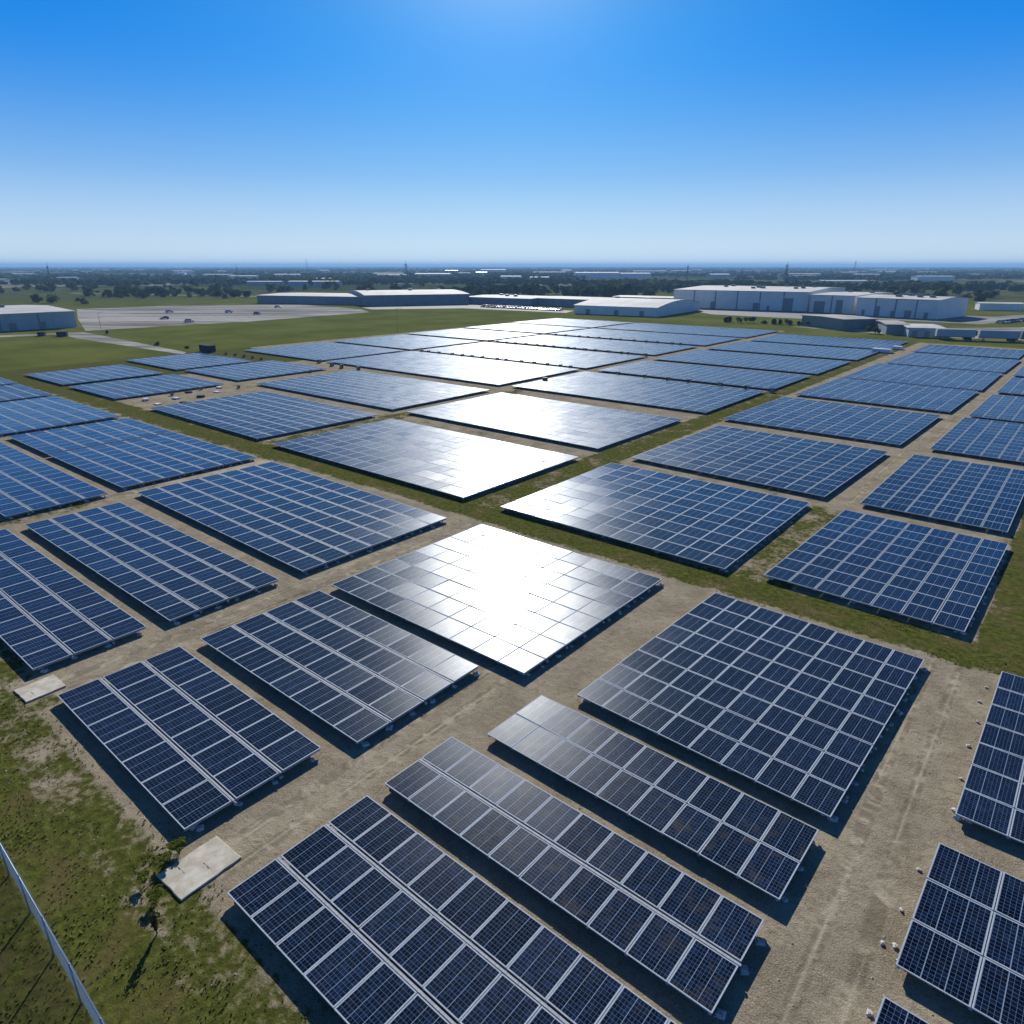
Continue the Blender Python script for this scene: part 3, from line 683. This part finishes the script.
slab((-45.8,9.45),2.0,2.2,0.02,'plain loose concrete slab at the grass edge behind the small three row table',((.1,-.5),))
def shrub(p,q,r,h,n,label,seed,s=.12,rz=0,name='shrub'):
    root=empty(name,W(p,q),0,label=label,cat='shrub')
    clump_crown(r*1.15,h,n*5,s*.42,seed).build('foliage',M['weed'],root)
    tb=MB()
    for j in range(5): a=j*1.3; tb.tube((0,0,-.02),(math.cos(a)*r*.5,math.sin(a)*r*.5,h*.6),.025,.008,5)
    tb.build('stem',M['bark'],root)
shrub(-26.75,8.95,.34,.5,120,'leafy green shrub under the front corner of the small three row table',11)
shrub(-26.5,8.25,.26,.25,70,'low pale green shrub on the grass just left of the cracked slab',12)
shrub(-26.3,7.2,.2,.16,40,'low weed clump at the grassy side of the cracked slab',13)
shrub(-24.9,7.0,.3,.16,60,'dark green weed patch below the cracked slab',14)
# slim sapling that throws the long shadow on the grass
root=empty('sapling',W(-23.4,6.4),0,label='slim dark sapling on the grass below the cracked slab, casting a long shadow',cat='sapling')
mb=MB(); rg=np.random.default_rng(8)
for _ in range(150):
    z=rg.uniform(.2,1.15); r=.035+.055*(z>.8); c=Vector((rg.normal(0,r),rg.normal(0,r),z)); a=Vector(rg.normal(size=3)).normalized()*.06; b=a.orthogonal().normalized()*.04
    mb.add([c-a-b,c+a-b,c+a+b,c-a+b],[(0,1,2,3)])
mb.build('foliage',M['leaf'],root); MB().tube((0,0,-.03),(0,0,1.05),.03,.012,6).build('stem',M['bark'],root)

def rock_mesh(k):
    rg=np.random.default_rng(k); mb=MB()
    import bmesh
    bm=bmesh.new(); bmesh.ops.create_icosphere(bm,subdivisions=2,radius=1)
    for v in bm.verts:
        d=.75+.45*mnoise.noise(v.co*1.3+Vector((k*9,0,0))); v.co*=d; v.co.z*=.6
    me=bpy.data.meshes.new('rubble_stone'); bm.to_mesh(me); bm.free(); me.materials.append(M['concrete']); return me
rocks=[rock_mesh(k) for k in range(5)]
spots=[(-.9,47.0,'at the far corner of the farthest table at the right edge'),(-1.0,45.0,'second one down along the farthest table at the right edge'),(-.8,42.6,'third one down along the farthest table at the right edge'),(-.9,39.8,'fourth one down along the farthest table at the right edge'),(-.8,36.6,'fifth one down along the farthest table at the right edge'),(-.7,33.9,'at the near corner of the farthest table at the right edge'),
 (-1.2,28.9,'at the far corner of the middle table at the right edge'),(-1.35,26.2,'halfway along the middle table at the right edge'),(-1.6,24.1,'near the front corner of the middle table at the right edge'),(-1.2,24.3,'largest, near the front of the middle right edge table'),(-1.3,20.9,'at the corner of the table cut by the bottom edge')]
for i,(p,q,t_) in enumerate(spots):
    o=link('rubble_stone',rocks[i%5],None,W(p+(.45 if q>32 else .35),q,.05)); k=random.uniform(.09,.15)*(1.3 if 'largest' in t_ else 1); o.scale=(k*1.3,k,k); o.rotation_euler=(0,0,random.uniform(0,6))
    tag(o,'pale lump of rubble '+t_,'stone','pale lumps of rubble beside the right edge tables')
rg=np.random.default_rng(21); mb=MB()
for _ in range(1500):
    p=rg.uniform(-60,12); q=rg.uniform(5,49); c=W(p,q); s=rg.uniform(.015,.06)
    v=[Vector(x)*s*rg.uniform(.6,1.3) for x in ((1,0,0),(0,1,0),(-1,0,0),(0,-1,0),(0,0,.8))]
    mb.add([c+x for x in v],[(0,1,4),(1,2,4),(2,3,4),(3,0,4)])
tag(mb.build('gravel',M['block']),'loose stones strewn over the gravel lanes','gravel',kind='stuff')

# ---------------------------------------------------------------- equipment between the tables
def cabinet_set():
    mb=MB().box(-.8,.8,-.4,.4,.12,1.45); body=mb.mesh('cabinet_body',M['dark'])
    d=MB().box(-.74,-.02,-.43,-.403,.2,1.38).box(.02,.74,-.43,-.403,.2,1.38).mesh('door',M['greygreen'])
    b=MB().box(-.9,.9,-.5,.5,-.02,.118).mesh('plinth',M['block'])
    r=MB().box(-.86,.86,-.46,.46,1.452,1.52).mesh('roof',M['dark'])
    return (('cabinet_body',body),('door',d),('plinth',b),('roof',r))
cab=cabinet_set()
def cabinet(p,q,label,s=1.0,group='inverter cabinets in the lanes'):
    root=empty('inverter_cabinet',W(p,q),GA+random.choice((0,math.pi/2)),label=label,cat='inverter cabinet',group=group); root.scale=(s,s,s)
    for n,m in cab: link(n,m,root)
k=0
for i in range(5): cabinet(-196+i*4.6,105.5+random.uniform(-.5,.5),f'small dark cabinet standing among the tables of the leftmost column, {ORD[i]} in its row',.45)
for i in range(14): cabinet(-156+i*4.3+random.uniform(-.8,.8),145.6,'small dark inverter cabinet in the lane before the fourth band of tables',.6)
for i in range(16): cabinet(-158+i*3.9+random.uniform(-1,1),180.2,'small dark inverter cabinet in the lane before the fifth band of tables',.6)
for i in range(12): cabinet(-154+i*4.6+random.uniform(-1,1),213.2,'small dark inverter cabinet in the lane before the sixth band of tables',.6)
for i in range(7): cabinet(-85+i*6+random.uniform(-1,1),144.0,'small dark inverter cabinet in the middle column lane',.6)
for p,q,t_ in ((-159.8,112,'pair end cabinet'),(-152,110.4,'squat cabinet'),(-147,109.6,'widest cabinet'),(-141,110.2,'last cabinet')):
    cabinet(p,q,f'dark {t_} in the tan lane between the second and third bands at left',.6)
cabinet(-93.3,124.9,'lone small dark cabinet in the middle of the bright panels',.7)
# shipping container and skids
def container(x,y,rz,label,mat,L=6.0,h=2.6):
    root=empty('shipping_container',(x,y,0),rz,label=label,cat='container')
    mb=MB(); mb.box(-L/2,L/2,-1.2,1.2,.1,h)
    for i in range(int(L/.3)): 
        for s in (-1,1):
            xx=-L/2+.15+i*.3; mb.box(xx,xx+.12,min(s*1.2,s*1.24),max(s*1.2,s*1.24),.25,h-.15)
    mb.build('container_body',mat,root); d=MB().box(L/2+.003,L/2+.06,-1.1,-.03,.2,h-.1).box(L/2+.003,L/2+.06,.03,1.1,.2,h-.1).build('door',mat,root)
container(-93,214,GA,'dark green container at the corner of the field where the service road ends',M['dark'],5.5,2.0)
container(-167,262,.3,'dark box container beside the warehouse at the left edge',M['dark'],3.2,1.7)
container(-176,264,.3,'smaller dark box beside the left warehouse wall',M['dark'],2.2,1.4)
container(112,212,GA,'long low white box at the lane end near the right sheds',M['white'],5,1.1)
container(121,220,GA,'small white box at the far end of the grass lane',M['white'],2.4,1.0)
# cable clearing: reels, pallets and a skid of boxes
def reel(p,q,s,label):
    root=empty('cable_reel',W(p,q,s*.9),GA+.4,label=label,cat='cable reel',group='cable reels in the clearing')
    MB().tube((0,-.5*s,0),(0,-.42*s,0),.9*s,n=18).tube((0,.42*s,0),(0,.5*s,0),.9*s,n=18).build('flange',M['wooden'],root)
    MB().tube((0,-.42*s,0),(0,.42*s,0),.55*s,n=16).build('cable_drum',M['darksteel'],root)
M['wooden']=simple('pale_timber',(.30,.22,.14),.8)
def pallet(p,q,label,rows,mat,h=.7):
    root=empty('pallet_load',W(p,q),GA+random.uniform(-.3,.3),label=label,cat='pallet',group='pallet loads in the clearing'); root.scale=(.8,.8,.35)
    mb=MB()
    for i in range(6): mb.box(-.9+i*.33,-.75+i*.33,-.6,.6,.12,.15)
    for y in (-.55,0,.5): mb.box(-.9,.95,y,y+.09,0,.12)
    mb.build('pallet_base',M['wooden'],root)
    MB().box(-.82,.82,-.55,.55,.153,h).build('wrapped_load',mat,root)
for i,(p,q) in enumerate(((-143.4,70.5),(-141.2,63.2),(-146.5,100),(-139.0,76.5))): reel(p,q,.36,'dark cable reel '+('at the far side of the clearing','at the near side of the clearing','beside the lane behind the clearing','at the back corner of the clearing')[i])
pd=['white wrapped pallet load nearest the lane in the clearing','white wrapped pallet load at the middle of the clearing','dark pallet load beside the white ones in the clearing','long white pallet load at the back of the clearing','dark pallet load at the far side of the clearing','white pallet load in the left half of the clearing','dark pallet load close to the big table right of the clearing','low white pallet load close to the table left of the clearing']
for i,(p,q) in enumerate(((-134,57),(-137,62),(-135,66),(-138,71),(-142,67),(-140,57.5),(-132,61),(-142.5,74))):
    pallet(p,q,pd[i],1,M['dark'] if 'dark' in pd[i] else M['white'],.5+.3*(i%3))

# ---------------------------------------------------------------- vehicles
def car_meshes(paint):
    mb=MB(); prof=[(-2.1,.35),(-2.15,.75),(-1.3,.95),(1.9,.98),(2.1,.7),(2.1,.35)]
    n=len(prof); vs=[(x,-.86,z) for x,z in prof]+[(x,.86,z) for x,z in prof]
    mb.add(vs,[tuple(range(n)),tuple(range(2*n-1,n-1,-1))]+[(i,n+i,n+(i+1)%n,(i+1)%n) for i in range(n)])
    pr=[(-1.0,.96),(-.35,1.42),(1.2,1.45),(1.75,.98)]
    cb=MB(); cb.add([(x,-.74,z) for x,z in pr]+[(x,.74,z) for x,z in pr],[(0,1,2,3),(7,6,5,4),(0,4,5,1),(2,6,7,3)]); 
    rb=MB().box(-.38,1.22,-.72,.72,1.40,1.47)
    wm=MB().tube((0,-.1,0),(0,.1,0),.33,n=12)
    return mb.mesh('body',paint), cb.mesh('windows',M['carglass']), rb.mesh('roof',paint), wm.mesh('wheel',M['rubber'])
paints=[simple('paint_white',(.6,.6,.6),.5),simple('paint_silver',(.42,.44,.46),.25,.4),simple('paint_black',(.02,.02,.022),.2),simple('paint_red',(.25,.03,.02),.25),simple('paint_blue',(.03,.06,.16),.25)]
cars=[car_meshes(p) for p in paints]
cn=['white','silver','black','red','blue']
def car(x,y,rz,i,label,group):
    b,c,r,wm=cars[i]; root=empty('parked_car',(x,y,0),rz,label=label,cat='car',group=group)
    link('body',b,root); link('windows',c,root); link('roof',r,root)
    for sx in (-1.35,1.35):
        for sy in (-.78,.78): link('wheel',wm,root,(sx,sy,.33))
for i in range(26):
    tt=i/25; c_=random.choice([0,0,1,2,4,2]); car(-18+tt*46,452-tt*38+random.uniform(-1.5,1.5),R(50),c_,f'{cn[c_]} car parked in the row before the white roofed sheds','cars parked before the sheds')
for i,(x,y) in enumerate(((-150,330),(-137,383),(-158,398),(-170,348),(-192,400),(-146,446))):
    c_=[1,4,0,2,1,0][i]; car(x,y,random.uniform(0,6),c_,f'{cn[c_]} car standing on the pale concrete lot','cars on the concrete lot')
for i in range(9):
    c_=[0,1,2,4,0,2,1,3,0][i]; car(222+i*3.4,322+i*2.4,R(120),c_,f'{cn[c_]} car beside the blue end wall of the right warehouse','cars beside the right warehouse')
def trailer(x,y,rz,label,mat):
    root=empty('truck_trailer',(x,y,0),rz,label=label,cat='trailer',group='trailers parked in a row at the right edge')
    MB().box(-6,6,-1.25,1.25,1.1,3.6).build('cargo_box',mat,root)
    MB().box(-5.8,5.8,-.5,.5,.85,1.097).build('chassis',M['darksteel'],root)
    wm=MB().tube((0,-.15,0),(0,.15,0),.5,n=12).mesh('wheel',M['rubber'])
    for sx in (3.4,4.6):
        for sy in (-1.05,1.05): link('wheel',wm,root,(sx,sy,.5))
    MB().box(-4.4,-4.2,-.9,-.7,0,.85).box(-4.4,-4.2,.7,.9,0,.85).build('landing_legs',M['darksteel'],root)
for i,(x,y,m,t_) in enumerate(((157,250,M['wallblue'],'blue grey box trailer at the near end of the trailer row'),(169,245,M['wallblue'],'blue grey box trailer, second in the trailer row'),(181,241,M['greygreen'],'dark grey box trailer, third in the trailer row'),(193,237,M['white'],'white box trailer, last in the trailer row'))): trailer(x,y,R(-19),t_,m)

# ---------------------------------------------------------------- masts and poles
def mast(x,y,h,label,wd=2.2):
    root=empty('lattice_mast',(x,y,0),.3,label=label,cat='mast'); mb=MB(); n=int(h/5)
    def c(z,i): r=wd*(1-.6*z/h); return (r*(1 if i in(0,1) else -1)/2*1.0, r*(1 if i in (0,3) else -1)/2, z)
    for i in range(4): mb.tube(c(0,i),c(h,i),.22,n=4)
    for k in range(n):
        for i in range(4):
            a,b=h*k/n,h*(k+1)/n; mb.tube(c(a,i),c(b,(i+1)%4),.11,n=3); mb.tube(c(b,i),c(b,(i+1)%4),.11,n=3)
    mb.build('lattice',M['darksteel'],root)
    MB().tube((0,0,h-1),(0,0,h+5),.18,n=5).build('antenna',M['darksteel'],root)
    pb=MB()
    for a in (0,2.1,4.2): pb.box(math.cos(a)*1.6-.3,math.cos(a)*1.6+.3,math.sin(a)*1.6-.3,math.sin(a)*1.6+.3,h-4,h-.5)
    pb.build('antenna_panels',M['white'],root)
mast(-159,1090,27,'tallest dark lattice mast above the wide white roofed warehouse',5)
mast(414,1096,26,'dark lattice mast standing above the tallest pale warehouse',4)
mast(320,1324,24,'thin mast left of the tallest pale warehouse on the horizon',2)
mast(-415,1096,22,'mast among the trees in the far left middle distance',3)
mast(-627,983,24,'leftmost thin mast on the horizon',2)
mast(1130,2400,38,'mast tip on the horizon at the right',6)
mast(-760,2700,44,'faint stubby tower on the horizon at far left',9)
def pole(x,y,h,label,arm=True,cat='street lamp'):
    root=empty('street_lamp',(x,y,0),0,label=label,cat=cat)
    MB().tube((0,0,-.1),(0,0,h),.09,.05,8).build('pole',M['greygreen'],root)
    if arm: MB().tube((0,0,h-.1),(1.4,0,h+.15),.04,n=6).build('arm',M['greygreen'],root); MB().box(1.2,1.9,-.14,.14,h+.08,h+.2).build('lamp_head',M['greygreen'],root)
pole(-45,278,9,'lone tall lamp post at the edge of the green strip behind the far panels')
for i,(x,y,t_) in enumerate(((-203,264,'lamp post at the left edge before the blue grey warehouse'),(-193,271,'second lamp post before the blue grey warehouse'),(-183,283,'third lamp post before the blue grey warehouse'),(-172,296,'lamp post at the corner of the blue grey warehouse'))): pole(x,y,6.5,t_)

# ---------------------------------------------------------------- haze
def haze():
    mb=MB().box(-27500,27500,-27500,27500,-1.0,56)
    m=bpy.data.materials.new('haze_air'); m.use_nodes=True; t=m.node_tree; t.nodes.clear()
    o=t.nodes.new('ShaderNodeOutputMaterial'); v=t.nodes.new('ShaderNodeVolumePrincipled')
    v.inputs['Color'].default_value=(.34,.62,1,1); v.inputs['Density'].default_value=.00015; v.inputs['Anisotropy'].default_value=.1
    t.links.new(v.outputs[0],o.inputs['Volume'])
    ob=mb.build('haze',m); ob.rotation_euler=(0,0,.3); tag(ob,'pale blue haze thickening towards the horizon','haze',kind='stuff')
haze()
